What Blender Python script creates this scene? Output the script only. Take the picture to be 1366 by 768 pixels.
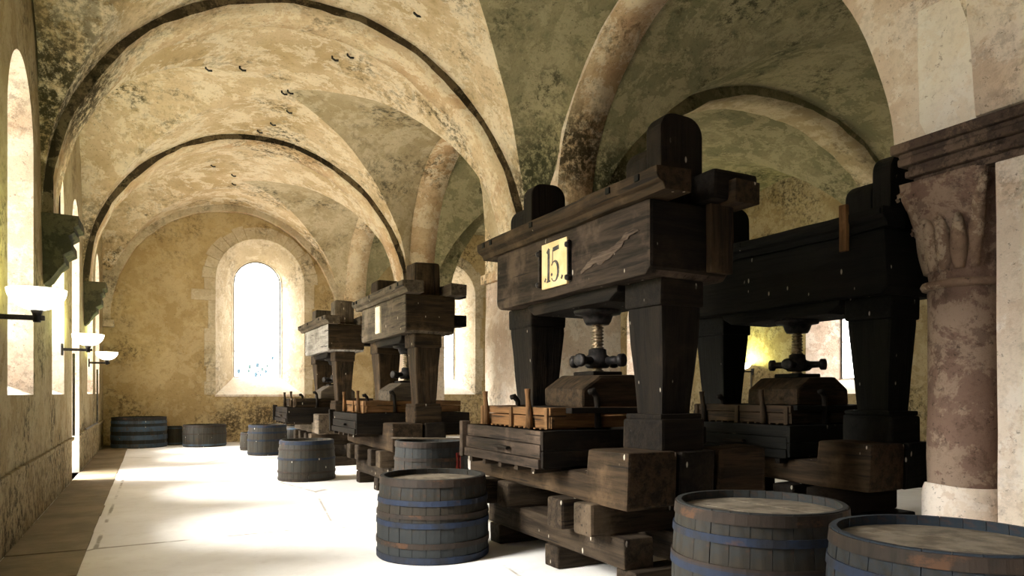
import bpy, bmesh, math, random
from math import sin, cos, pi, sqrt, radians
from mathutils import Vector, Matrix, noise

for o in list(bpy.data.objects):
    bpy.data.objects.remove(o)
SC = bpy.context.scene
COL = SC.collection
RND = random.Random(7)

# ------------------------------------------------------------------ camera
EYE = 1.6
cam = bpy.data.cameras.new('camera')
cam.sensor_width = 36.0
cam.lens = 36.0 * 930 / 1366
cam.shift_y = 140 / 1366
cam.clip_start = 0.05
co = bpy.data.objects.new('camera', cam)
co.location = (0, 0, EYE)
co.rotation_euler = (radians(90), 0, radians(-27.42))
COL.objects.link(co)
SC.camera = co

# ------------------------------------------------------------------ world / light / exposure
W = bpy.data.worlds.new('overcast_sky')
SC.world = W
W.use_nodes = True
wbg = W.node_tree.nodes['Background']
wbg.inputs[0].default_value = (1.0, 0.975, 0.93, 1)
wbg.inputs[1].default_value = 11.5
sun = bpy.data.lights.new('hazy_sun', 'SUN')
sun.energy = 38.0
sun.angle = radians(40)
sun.color = (1.0, 0.97, 0.92)
so = bpy.data.objects.new('hazy_sun', sun)
so.rotation_euler = Vector((0.80, -0.12, -0.52)).to_track_quat('-Z', 'Y').to_euler()
COL.objects.link(so)
SC.view_settings.view_transform = 'Standard'
SC.view_settings.look = 'None'
SC.view_settings.gamma = 1.0
SC.view_settings.use_curve_mapping = False
SC.view_settings.exposure = 0.28
SC.cycles.max_bounces = 10
SC.cycles.diffuse_bounces = 6
SC.cycles.transparent_max_bounces = 12
SC.cycles.sample_clamp_indirect = 12.0
SC.cycles.use_denoising = True


# ------------------------------------------------------------------ materials
class NT:
    def __init__(s, name):
        s.m = bpy.data.materials.new(name)
        s.m.use_nodes = True
        s.t = s.m.node_tree
        s.b = s.t.nodes['Principled BSDF']
        s.b.inputs['Specular IOR Level'].default_value = 0.25
        s.tc = s.t.nodes.new('ShaderNodeTexCoord')
        s.P = s.tc.outputs['Object']

    def link(s, a, b):
        s.t.links.new(a, b)

    def n(s, typ, **kw):
        nd = s.t.nodes.new(typ)
        for k, v in kw.items():
            setattr(nd, k, v)
        return nd

    def mapp(s, scale, loc=(0, 0, 0)):
        m = s.n('ShaderNodeMapping')
        m.inputs['Scale'].default_value = scale
        m.inputs['Location'].default_value = loc
        s.link(s.P, m.inputs['Vector'])
        return m.outputs[0]

    def noise(s, scale, detail=4, rough=0.6, vec=None, dist=0.0):
        nd = s.n('ShaderNodeTexNoise')
        nd.inputs['Scale'].default_value = scale
        nd.inputs['Detail'].default_value = detail
        nd.inputs['Roughness'].default_value = rough
        nd.inputs['Distortion'].default_value = dist
        s.link(vec or s.P, nd.inputs['Vector'])
        return nd.outputs[0]

    def vor(s, scale, vec=None, feature='F1', out=0):
        nd = s.n('ShaderNodeTexVoronoi', feature=feature)
        nd.inputs['Scale'].default_value = scale
        s.link(vec or s.P, nd.inputs['Vector'])
        return nd.outputs[out]

    def ramp(s, v, a, b, lo=0.0, hi=1.0):
        nd = s.n('ShaderNodeMapRange', interpolation_type='SMOOTHSTEP')
        for i, x in enumerate((a, b, lo, hi)):
            nd.inputs[i + 1].default_value = x
        s.link(v, nd.inputs[0])
        return nd.outputs[0]

    def math(s, op, a, b=None):
        nd = s.n('ShaderNodeMath', operation=op)
        for i, x in enumerate((a, b)):
            if x is None:
                continue
            if isinstance(x, (int, float)):
                nd.inputs[i].default_value = x
            else:
                s.link(x, nd.inputs[i])
        return nd.outputs[0]

    def mix(s, f, a, b):
        nd = s.n('ShaderNodeMix', data_type='RGBA')
        for idx, x in ((0, f), (6, a), (7, b)):
            if isinstance(x, tuple):
                nd.inputs[idx].default_value = (*x, 1)
            elif isinstance(x, (int, float)):
                nd.inputs[idx].default_value = x
            else:
                s.link(x, nd.inputs[idx])
        return nd.outputs[2]

    def xyz(s):
        nd = s.n('ShaderNodeSeparateXYZ')
        s.link(s.P, nd.inputs[0])
        return nd.outputs

    def bump(s, h, strength=0.3, dist=0.02):
        nd = s.n('ShaderNodeBump')
        nd.inputs['Strength'].default_value = strength
        nd.inputs['Distance'].default_value = dist
        s.link(h, nd.inputs['Height'])
        s.link(nd.outputs[0], s.b.inputs['Normal'])

    def done(s, col, rough=0.85, metal=0.0):
        if isinstance(col, tuple):
            s.b.inputs['Base Color'].default_value = (*col, 1)
        else:
            s.link(col, s.b.inputs['Base Color'])
        if isinstance(rough, (int, float)):
            s.b.inputs['Roughness'].default_value = rough
        else:
            s.link(rough, s.b.inputs['Roughness'])
        s.b.inputs['Metallic'].default_value = metal
        return s.m


def plaster(name, base, pale, deep, mold, mold_amt=0.5, flake=0.5, damp=None, red=0.0, spots=()):
    """old lime plaster: two tones in clouds, flaked pale patches with crisp edges, black mould specks"""
    t = NT(name)
    t.b.inputs['Specular IOR Level'].default_value = 0.1
    big = t.noise(0.5, 5, 0.6)
    c = t.mix(t.ramp(big, 0.38, 0.62), base, deep)
    f1 = t.noise(1.9, 9, 0.74, dist=0.3)
    c = t.mix(t.math('MULTIPLY', t.ramp(f1, 0.49, 0.53), flake), c, pale)
    f2 = t.noise(4.2, 8, 0.76)
    c = t.mix(t.math('MULTIPLY', t.ramp(f2, 0.55, 0.585), 0.6), c, deep)
    f3 = t.noise(13.0, 6, 0.75)
    c = t.mix(t.math('MULTIPLY', t.ramp(f3, 0.50, 0.64), 0.25), c, tuple(x * 0.62 for x in deep))
    if red:
        r = t.noise(0.9, 6, 0.65, vec=t.mapp((1, 1, 1), (7, 3, 1)))
        c = t.mix(t.math('MULTIPLY', t.ramp(r, 0.54, 0.68), red), c, (0.42, 0.22, 0.13))
    # mould: where a broad cloud is high, fine specks darken
    broad = t.noise(0.6, 5, 0.65, vec=t.mapp((1, 1, 1), (13, 5, 9)))
    mask = t.ramp(broad, 0.48, 0.66)
    if damp:
        z = t.xyz()[2]
        d = t.math('MULTIPLY', t.ramp(z, damp[0], damp[1], 1, 0), damp[2])
        mask = t.math('MINIMUM', t.math('ADD', mask, d), 1.0)
    wide = None
    for px, py, pz, pr in spots:
        vm = t.n('ShaderNodeVectorMath', operation='DISTANCE')
        t.link(t.P, vm.inputs[0])
        vm.inputs[1].default_value = (px, py, pz)
        g = t.ramp(t.math('ADD', vm.outputs['Value'], t.math('MULTIPLY', broad, pr * 0.8)), pr * 0.65, pr * 1.45, 1, 0)
        wide = g if wide is None else t.math('MAXIMUM', wide, g)
    fine = t.noise(8.0, 10, 0.82)
    speck = t.ramp(fine, 0.47, 0.57)
    c = t.mix(t.math('MULTIPLY', t.math('MULTIPLY', mask, speck), mold_amt), c, mold)
    if wide is not None:
        c = t.mix(t.math('MULTIPLY', wide, t.ramp(fine, 0.38, 0.54)), c, mold)
    pits = t.noise(19.0, 5, 0.75)
    c = t.mix(t.math('MULTIPLY', t.ramp(pits, 0.60, 0.66), 0.6), c, mold)
    h = t.math('ADD', t.math('MULTIPLY', f1, 1.0), t.math('MULTIPLY', fine, 0.7))
    t.bump(h, 0.75, 0.05)
    return t.done(c, 0.95)


M = {}
M['vault'] = plaster('vault_plaster', (0.67, 0.53, 0.36), (0.81, 0.71, 0.56), (0.49, 0.36, 0.205), (0.05, 0.042, 0.022), 0.9, 0.7, (3.8, 6.4, 0.45), 0.0, ((-1.1, 10.2, 5.2, 1.9), (-0.9, 9.3, 6.3, 1.3), (5.7, 10.4, 4.8, 1.3), (-1.1, 12.4, 5.0, 1.3), (-1.0, 16.8, 4.9, 1.1), (5.8, 16.9, 4.7, 0.9)))
M['vault_grey'] = plaster('vault_plaster_grey', (0.52, 0.43, 0.29), (0.64, 0.55, 0.40), (0.38, 0.30, 0.18), (0.04, 0.04, 0.03), 0.8, 0.5)
M['vault_green'] = plaster('vault_plaster_shaded', (0.30, 0.265, 0.16), (0.42, 0.365, 0.23), (0.20, 0.185, 0.105), (0.035, 0.035, 0.018), 0.85, 0.6, (3.8, 6.6, 0.5), 0.0, ((5.8, 10.3, 5.0, 1.5), (6.9, 9.9, 5.0, 1.2)))  # darker olive tone stands in for shade on the arcade web and aisle
M['arch'] = plaster('arch_plaster', (0.68, 0.54, 0.36), (0.80, 0.70, 0.53), (0.52, 0.35, 0.205), (0.06, 0.045, 0.025), 0.85, 0.7, (3.8, 6.2, 0.3), 0.4, ((6.3, 9.7, 5.6, 1.0), (-0.8, 11.3, 5.6, 1.0)))
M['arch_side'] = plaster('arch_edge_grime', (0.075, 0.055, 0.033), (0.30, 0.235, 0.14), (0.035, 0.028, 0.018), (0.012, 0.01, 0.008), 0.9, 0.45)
M['wall'] = plaster('wall_plaster', (0.39, 0.315, 0.18), (0.50, 0.42, 0.27), (0.30, 0.225, 0.115), (0.04, 0.033, 0.018), 0.85, 0.45, (0.0, 1.7, 0.8))
M['wall_far'] = plaster('far_wall_plaster', (0.50, 0.38, 0.205), (0.58, 0.47, 0.30), (0.39, 0.28, 0.14), (0.075, 0.055, 0.03), 0.75, 0.4, (0.0, 2.6, 0.3), 0.0, ((3.3, 24.5, 0.7, 0.9), (4.6, 24.5, 0.9, 0.9), (2.3, 24.5, 0.6, 0.7)))
M['jamb'] = plaster('jamb_whitewash', (0.74, 0.64, 0.54), (0.82, 0.75, 0.66), (0.62, 0.48, 0.38), (0.10, 0.07, 0.05), 0.55, 0.6, None, 0.25)
M['stone'] = plaster('pale_stone', (0.56, 0.47, 0.34), (0.66, 0.58, 0.45), (0.46, 0.37, 0.25), (0.08, 0.07, 0.05), 0.7, 0.5)
M['pier'] = plaster('pier_plaster', (0.76, 0.65, 0.53), (0.84, 0.76, 0.67), (0.62, 0.48, 0.36), (0.12, 0.09, 0.06), 0.5, 0.6)
M['patch'] = plaster('fresh_lime_patch', (0.84, 0.78, 0.68), (0.86, 0.82, 0.74), (0.78, 0.68, 0.55), (0.3, 0.22, 0.15), 0.2, 0.5)
M['brown_stone'] = plaster('brown_weathered_stone', (0.21, 0.135, 0.10), (0.42, 0.32, 0.235), (0.12, 0.075, 0.055), (0.03, 0.022, 0.018), 0.8, 0.5)
M['leaf_stone'] = plaster('carved_leaf_stone', (0.27, 0.18, 0.125), (0.50, 0.40, 0.29), (0.17, 0.11, 0.075), (0.03, 0.022, 0.018), 0.8, 0.6)
M['dark_stone'] = plaster('dark_moulding_stone', (0.10, 0.068, 0.05), (0.28, 0.2, 0.14), (0.055, 0.04, 0.032), (0.015, 0.012, 0.01), 0.8, 0.35)
M['mossy_stone'] = plaster('mossy_dark_stone', (0.065, 0.06, 0.035), (0.13, 0.11, 0.06), (0.035, 0.035, 0.022), (0.01, 0.01, 0.008), 0.8, 0.4)


def wood(name, axis, dark, mid, light, light_amt=0.4, speck=0.6):
    t = NT(name)
    sc = [9, 9, 9]
    sc[axis] = 0.7
    g = t.noise(1.6, 8, 0.7, vec=t.mapp(tuple(sc)), dist=0.3)
    c = t.mix(t.ramp(g, 0.34, 0.66), dark, mid)
    w = t.noise(1.7, 6, 0.65)
    c = t.mix(t.math('MULTIPLY', t.ramp(w, 0.5, 0.68), light_amt), c, light)
    sc2 = [26, 26, 26]
    sc2[axis] = 1.2
    crack = t.noise(1.0, 3, 0.5, vec=t.mapp(tuple(sc2)))
    c = t.mix(t.ramp(crack, 0.62, 0.68, 0, 0.8), c, (0.008, 0.006, 0.005))
    if speck:
        v = t.vor(9.0, vec=t.mapp((1.0, 1.0, 0.4)))
        f = t.noise(5.0, 2, 0.5)
        m = t.math('MULTIPLY', t.ramp(v, 0.07, 0.11, 1, 0), t.ramp(f, 0.48, 0.54))
        c = t.mix(t.math('MULTIPLY', m, speck), c, (0.62, 0.56, 0.45))
    t.b.inputs['Specular IOR Level'].default_value = 0.12
    t.bump(t.math('ADD', g, t.math('MULTIPLY', crack, -0.8)), 0.7, 0.015)
    return t.done(c, 0.8)


def woodset(key, dark, mid, light, amt, speck=0.6):
    M[key] = [wood('%s_%s' % (key, 'xyz'[a]), a, dark, mid, light, amt, speck) for a in range(3)]


woodset('oak_black', (0.004, 0.003, 0.0022), (0.012, 0.0085, 0.0055), (0.042, 0.028, 0.017), 0.4)
woodset('oak_brown', (0.012, 0.008, 0.0045), (0.042, 0.026, 0.0135), (0.115, 0.073, 0.038), 0.5)
woodset('oak_grey', (0.035, 0.027, 0.019), (0.095, 0.073, 0.05), (0.20, 0.16, 0.115), 0.55)
woodset('oak_face', (0.011, 0.008, 0.0055), (0.042, 0.029, 0.020), (0.12, 0.083, 0.058), 0.6)
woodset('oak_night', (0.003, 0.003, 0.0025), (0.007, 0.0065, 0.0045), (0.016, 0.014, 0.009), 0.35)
woodset('pine', (0.07, 0.036, 0.014), (0.16, 0.08, 0.032), (0.25, 0.14, 0.062), 0.6, 0.0)
woodset('timber_worn', (0.012, 0.008, 0.005), (0.04, 0.028, 0.017), (0.125, 0.09, 0.057), 0.5)


woodset('oak_pale', (0.14, 0.125, 0.11), (0.30, 0.275, 0.245), (0.48, 0.45, 0.41), 0.6)
woodset('scar', (0.03, 0.02, 0.014), (0.11, 0.08, 0.058), (0.26, 0.205, 0.16), 0.7, 0.0)


def simple(name, c1, c2, scale=12, rough=0.6, metal=0.0, bump=0.2):
    t = NT(name)
    n1 = t.noise(scale, 6, 0.65)
    c = t.mix(t.ramp(n1, 0.38, 0.62), c1, c2)
    t.bump(n1, bump, 0.01)
    return t.done(c, rough, metal)


M['iron'] = simple('black_iron', (0.012, 0.011, 0.011), (0.035, 0.03, 0.028), 14, 0.55, 0.6)
M['screw_steel'] = simple('worn_screw_steel', (0.10, 0.075, 0.05), (0.30, 0.23, 0.15), 20, 0.4, 0.8)
M['cask_lid'] = simple('weathered_lid_wood', (0.09, 0.073, 0.053), (0.19, 0.16, 0.12), 6, 0.7)
M['paper'] = simple('cream_number_plate', (0.60, 0.42, 0.20), (0.70, 0.53, 0.29), 5, 0.7, 0, 0.05)
M['paper_pale'] = simple('faded_paper', (0.58, 0.50, 0.36), (0.70, 0.63, 0.49), 7, 0.8, 0, 0.05)
M['ink'] = simple('faded_black_ink', (0.03, 0.028, 0.03), (0.10, 0.09, 0.08), 10, 0.8, 0, 0.0)
M['pipe'] = simple('grey_conduit', (0.07, 0.065, 0.05), (0.14, 0.12, 0.09), 9, 0.6)
M['red_paint'] = simple('dull_red_paint', (0.20, 0.02, 0.015), (0.30, 0.035, 0.025), 9, 0.6)
M['ground'] = simple('outside_bounce_ground', (0.36, 0.33, 0.28), (0.46, 0.43, 0.36), 2, 0.9)


def mk_cask(name, paint, woodc, rust, paint_amt):
    t = NT(name)
    g = t.noise(1.3, 7, 0.7, vec=t.mapp((11, 11, 0.9)))
    c = t.mix(t.ramp(g, 0.36, 0.64), tuple(x * 0.55 for x in woodc), woodc)
    p = t.noise(3.0, 7, 0.7)
    c = t.mix(t.math('MULTIPLY', t.ramp(p, 0.40, 0.56), paint_amt), c, paint)
    r = t.noise(4.0, 6, 0.7, vec=t.mapp((1, 1, 1.7), (4, 4, 4)))
    c = t.mix(t.math('MULTIPLY', t.ramp(r, 0.56, 0.66), 0.6), c, rust)
    v = t.vor(8.0, vec=t.mapp((1, 1, 0.5)))
    f = t.noise(4.0, 2, 0.5)
    c = t.mix(t.math('MULTIPLY', t.ramp(v, 0.05, 0.10, 1, 0), t.ramp(f, 0.5, 0.56)), c, (0.5, 0.47, 0.40))
    t.bump(g, 0.5, 0.01)
    return t.done(c, 0.7)


M['cask_stave'] = mk_cask('cask_stave_grey_blue', (0.018, 0.025, 0.029), (0.03, 0.024, 0.016), (0.055, 0.027, 0.014), 0.6)
M['cask_stave_blue'] = mk_cask('cask_stave_blue', (0.014, 0.026, 0.041), (0.025, 0.022, 0.017), (0.055, 0.027, 0.014), 0.7)
M['cask_stave_brown'] = mk_cask('cask_stave_brown', (0.030, 0.035, 0.034), (0.042, 0.034, 0.022), (0.055, 0.03, 0.016), 0.4)
M['hoop_blue'] = mk_cask('hoop_blue_iron', (0.012, 0.022, 0.048), (0.018, 0.02, 0.027), (0.07, 0.035, 0.018), 0.85)
M['hoop_rust'] = mk_cask('hoop_rust_iron', (0.032, 0.02, 0.013), (0.027, 0.02, 0.015), (0.10, 0.045, 0.019), 0.5)


M['hoop_pale'] = mk_cask('hoop_faded_blue', (0.05, 0.085, 0.13), (0.06, 0.07, 0.085), (0.10, 0.06, 0.035), 0.85)


def mk_floor():
    t = NT('pale_screed')
    a = t.noise(0.6, 6, 0.65)
    c = t.mix(t.ramp(a, 0.35, 0.65), (0.68, 0.655, 0.62), (0.79, 0.775, 0.75))
    b = t.noise(3.5, 8, 0.7)
    c = t.mix(t.math('MULTIPLY', t.ramp(b, 0.5, 0.7), 0.35), c, (0.52, 0.485, 0.43))
    wob = t.noise(1.2, 3, 0.5)
    x = t.xyz()
    cr = t.vor(0.33, vec=t.mapp((1, 0.6, 1), (0.3, 0.2, 0)), feature='DISTANCE_TO_EDGE')
    gate = t.noise(0.7, 5, 0.7, vec=t.mapp((1, 1, 1), (2, 8, 0)))
    line = t.math('MULTIPLY', t.ramp(t.math('ADD', cr, t.math('MULTIPLY', b, 0.012)), 0.008, 0.014, 1, 0), t.ramp(gate, 0.45, 0.55))
    c = t.mix(t.math('MULTIPLY', line, 0.7), c, (0.16, 0.13, 0.09))
    t.bump(b, 0.15, 0.01)
    return t.done(c, 0.75)


def mk_slab():
    t = NT('brown_kerb_slab')
    a = t.noise(1.2, 6, 0.65)
    c = t.mix(t.ramp(a, 0.35, 0.65), (0.15, 0.115, 0.065), (0.23, 0.18, 0.11))  # brown stone, deepened further to carry the shade along the wall
    b = t.noise(6, 8, 0.7, vec=t.mapp((0.5, 2, 1)))
    c = t.mix(t.math('MULTIPLY', t.ramp(b, 0.5, 0.7), 0.5), c, (0.12, 0.10, 0.055))
    t.bump(b, 0.3, 0.01)
    return t.done(c, 0.8)


M['floor'] = mk_floor()
M['slab'] = mk_slab()


def mk_glass(name, tint, cover):
    m = bpy.data.materials.new(name)
    m.use_nodes = True
    t = m.node_tree
    t.nodes.clear()
    out = t.nodes.new('ShaderNodeOutputMaterial')
    tr = t.nodes.new('ShaderNodeBsdfTransparent')
    tr.inputs[0].default_value = (*tint, 1)
    gl = t.nodes.new('ShaderNodeBsdfGlossy')
    gl.inputs['Roughness'].default_value = 0.1
    tl = t.nodes.new('ShaderNodeBsdfTranslucent')
    tl.inputs[0].default_value = (*tint, 1)
    a = t.nodes.new('ShaderNodeMixShader')
    a.inputs[0].default_value = cover
    t.links.new(tr.outputs[0], a.inputs[1])
    t.links.new(tl.outputs[0], a.inputs[2])
    b = t.nodes.new('ShaderNodeMixShader')
    b.inputs[0].default_value = 0.04
    t.links.new(a.outputs[0], b.inputs[1])
    t.links.new(gl.outputs[0], b.inputs[2])
    t.links.new(b.outputs[0], out.inputs[0])
    return m


M['glass'] = mk_glass('clear_leaded_glass', (0.97, 0.98, 0.98), 0.1)
M['glass_blue'] = mk_glass('pale_blue_stained_glass', (0.19, 0.235, 0.26), 0.0)
M['glass_teal'] = mk_glass('pale_teal_stained_glass', (0.21, 0.25, 0.245), 0.0)


def mk_emit(name, col, s):
    t = NT(name)
    t.b.inputs['Emission Color'].default_value = (*col, 1)
    t.b.inputs['Emission Strength'].default_value = s
    return t.done((0.9, 0.9, 0.85), 0.4)


M['bowl'] = mk_emit('lit_frosted_glass', (1.0, 0.97, 0.80), 2.6)


# ------------------------------------------------------------------ mesh helpers
def link_mesh(name, me, mat, parent=None, loc=(0, 0, 0), smooth=False, kind=None):
    o = bpy.data.objects.new(name, me)
    COL.objects.link(o)
    for m in (mat if isinstance(mat, (list, tuple)) else [mat]):
        if m is not None and m.name not in [x.name for x in me.materials if x]:
            me.materials.append(m)
    o.location = loc
    if parent:
        o.parent = parent
    if smooth:
        for p in me.polygons:
            p.use_smooth = True
    if kind:
        o['kind'] = kind
    return o


def from_data(name, verts, faces, mat, parent=None, smooth=False, kind=None, midx=None, loc=(0, 0, 0)):
    me = bpy.data.meshes.new(name)
    me.from_pydata(verts, [], faces)
    me.validate()
    o = link_mesh(name, me, mat, parent, loc, smooth, kind)
    if midx:
        for p, i in zip(me.polygons, midx):
            p.material_index = i
    me.update()
    return o


def from_bm(name, bm, mat, parent=None, smooth=False, kind=None, loc=(0, 0, 0)):
    me = bpy.data.meshes.new(name)
    bm.normal_update()
    bm.to_mesh(me)
    bm.free()
    return link_mesh(name, me, mat, parent, loc, smooth, kind)


def empty(name, loc, label=None, cat=None, group=None, parent=None, rz=0.0):
    o = bpy.data.objects.new(name, None)
    COL.objects.link(o)
    o.location = loc
    o.rotation_euler = (0, 0, rz)
    tag(o, label, cat, group)
    if parent:
        o.parent = parent
    return o


def tag(o, label=None, cat=None, group=None, kind=None):
    if label:
        o['label'] = label
    if cat:
        o['category'] = cat
    if group:
        o['group'] = group
    if kind:
        o['kind'] = kind
    return o


def wobble(bm, jit, seed, freq=2.2):
    s = Vector((seed * 3.1, seed * 1.7, seed * 0.9))
    for v in bm.verts:
        v.co += noise.noise_vector(v.co * freq + s) * jit


_seed = [0]


def box_bm(x0, x1, y0, y1, z0, z1, bev=0.015, seg=2):
    bm = bmesh.new()
    bmesh.ops.create_cube(bm, size=1)
    for v in bm.verts:
        v.co = Vector(((x0 + x1) / 2 + v.co.x * (x1 - x0), (y0 + y1) / 2 + v.co.y * (y1 - y0), (z0 + z1) / 2 + v.co.z * (z1 - z0)))
    if bev:
        bmesh.ops.bevel(bm, geom=bm.edges[:], offset=min(bev, 0.3 * min(x1 - x0, y1 - y0, z1 - z0)), segments=seg, affect='EDGES', profile=0.6)
    return bm


def slice_bm(bm, axis, a, b, n):
    for i in range(1, n):
        c = Vector((0, 0, 0))
        c[axis] = a + (b - a) * i / n
        no = Vector((0, 0, 0))
        no[axis] = 1
        bmesh.ops.bisect_plane(bm, geom=bm.verts[:] + bm.edges[:] + bm.faces[:], plane_co=c, plane_no=no)


def timber(name, x0, x1, y0, y1, z0, z1, mat, parent, bev=0.018, jit=0.012, axis=None, shape=None, loc=(0, 0, 0)):
    """a squared, worn timber; mat is a woodset key or a material; shape(v) may reshape it"""
    d = (x1 - x0, y1 - y0, z1 - z0)
    if axis is None:
        axis = max(range(3), key=lambda i: d[i])
    bm = box_bm(x0, x1, y0, y1, z0, z1, bev)
    lo, hi = ((x0, x1), (y0, y1), (z0, z1))[axis]
    slice_bm(bm, axis, lo, hi, max(2, min(9, int((hi - lo) / 0.22))))
    if shape:
        for v in bm.verts:
            shape(v.co)
    _seed[0] += 1
    wobble(bm, jit, _seed[0])
    m = M[mat][axis] if isinstance(mat, str) and isinstance(M[mat], list) else (M[mat] if isinstance(mat, str) else mat)
    return from_bm(name, bm, m, parent, loc=loc)


def extrude_profile(pts, axis, a, b, bev=0.0, cuts=0):
    """closed profile pts in the two other axes (order: (y,z) for x, (x,z) for y, (x,y) for z)"""
    bm = bmesh.new()

    def mk(u, v, w):
        return {0: (w, u, v), 1: (u, w, v), 2: (u, v, w)}[axis]
    A = [bm.verts.new(mk(u, v, a)) for u, v in pts]
    B = [bm.verts.new(mk(u, v, b)) for u, v in pts]
    bm.faces.new(A)
    bm.faces.new(B[::-1])
    n = len(pts)
    for i in range(n):
        bm.faces.new((A[i], B[i], B[(i + 1) % n], A[(i + 1) % n]))
    bmesh.ops.recalc_face_normals(bm, faces=bm.faces[:])
    if bev:
        bmesh.ops.bevel(bm, geom=[e for e in bm.edges if e.calc_face_angle(0) > 0.5], offset=bev, segments=2, affect='EDGES', profile=0.6)
    if cuts:
        slice_bm(bm, axis, a, b, cuts)
    return bm


def lathe(profile, seg=32, cx=0, cy=0):
    bm = bmesh.new()
    rings = []
    for r, z in profile:
        if r < 1e-5:
            rings.append([bm.verts.new((cx, cy, z))])
        else:
            rings.append([bm.verts.new((cx + r * cos(2 * pi * i / seg), cy + r * sin(2 * pi * i / seg), z)) for i in range(seg)])
    for a, b in zip(rings, rings[1:]):
        for i in range(seg):
            j = (i + 1) % seg
            if len(a) == 1 and len(b) == 1:
                continue
            if len(a) == 1:
                bm.faces.new((a[0], b[j], b[i]))
            elif len(b) == 1:
                bm.faces.new((a[i], a[j], b[0]))
            else:
                bm.faces.new((a[i], a[j], b[j], b[i]))
    bmesh.ops.recalc_face_normals(bm, faces=bm.faces[:])
    return bm


def tube_bm(pts, r, seg=10):
    bm = bmesh.new()
    pts = [Vector(p) for p in pts]
    rings = []
    for i, p in enumerate(pts):
        d = (pts[min(i + 1, len(pts) - 1)] - pts[max(i - 1, 0)]).normalized()
        up = Vector((0, 0, 1)) if abs(d.z) < 0.9 else Vector((1, 0, 0))
        s = d.cross(up).normalized()
        t = s.cross(d)
        rr = r[i] if isinstance(r, (list, tuple)) else r
        rings.append([bm.verts.new(p + (s * cos(2 * pi * k / seg) + t * sin(2 * pi * k / seg)) * rr) for k in range(seg)])
    for a, b in zip(rings, rings[1:]):
        for k in range(seg):
            bm.faces.new((a[k], a[(k + 1) % seg], b[(k + 1) % seg], b[k]))
    bm.faces.new(rings[0][::-1])
    bm.faces.new(rings[-1])
    bmesh.ops.recalc_face_normals(bm, faces=bm.faces[:])
    return bm


def merge(bms):
    out = bmesh.new()
    for b in bms:
        me = bpy.data.meshes.new('tmp')
        b.to_mesh(me)
        b.free()
        out.from_mesh(me)
        bpy.data.meshes.remove(me)
    return out


# ------------------------------------------------------------------ plan of the hall
XL, XA0, XA1, XR = -1.27, 6.0, 6.7, 16.0      # left wall, arcade, right wall
YB, YF = -7.0, 24.5                           # wall behind the camera, far wall
SPR, TOP = 4.0, 7.68                           # springing, vault crown
ROOF = 8.35
# transverse arches (y0, y1)
TR = [(2.45, 3.28), (11.0, 11.8), (17.4, 18.15)]
TR2 = [(3.0, 3.7), (10.0, 10.75), (17.4, 18.1)]


def irregular(p, amp=0.035):
    return p + noise.noise_vector(p * 0.9) * amp + noise.noise_vector(p * 3.1) * (amp * 0.25)


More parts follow.
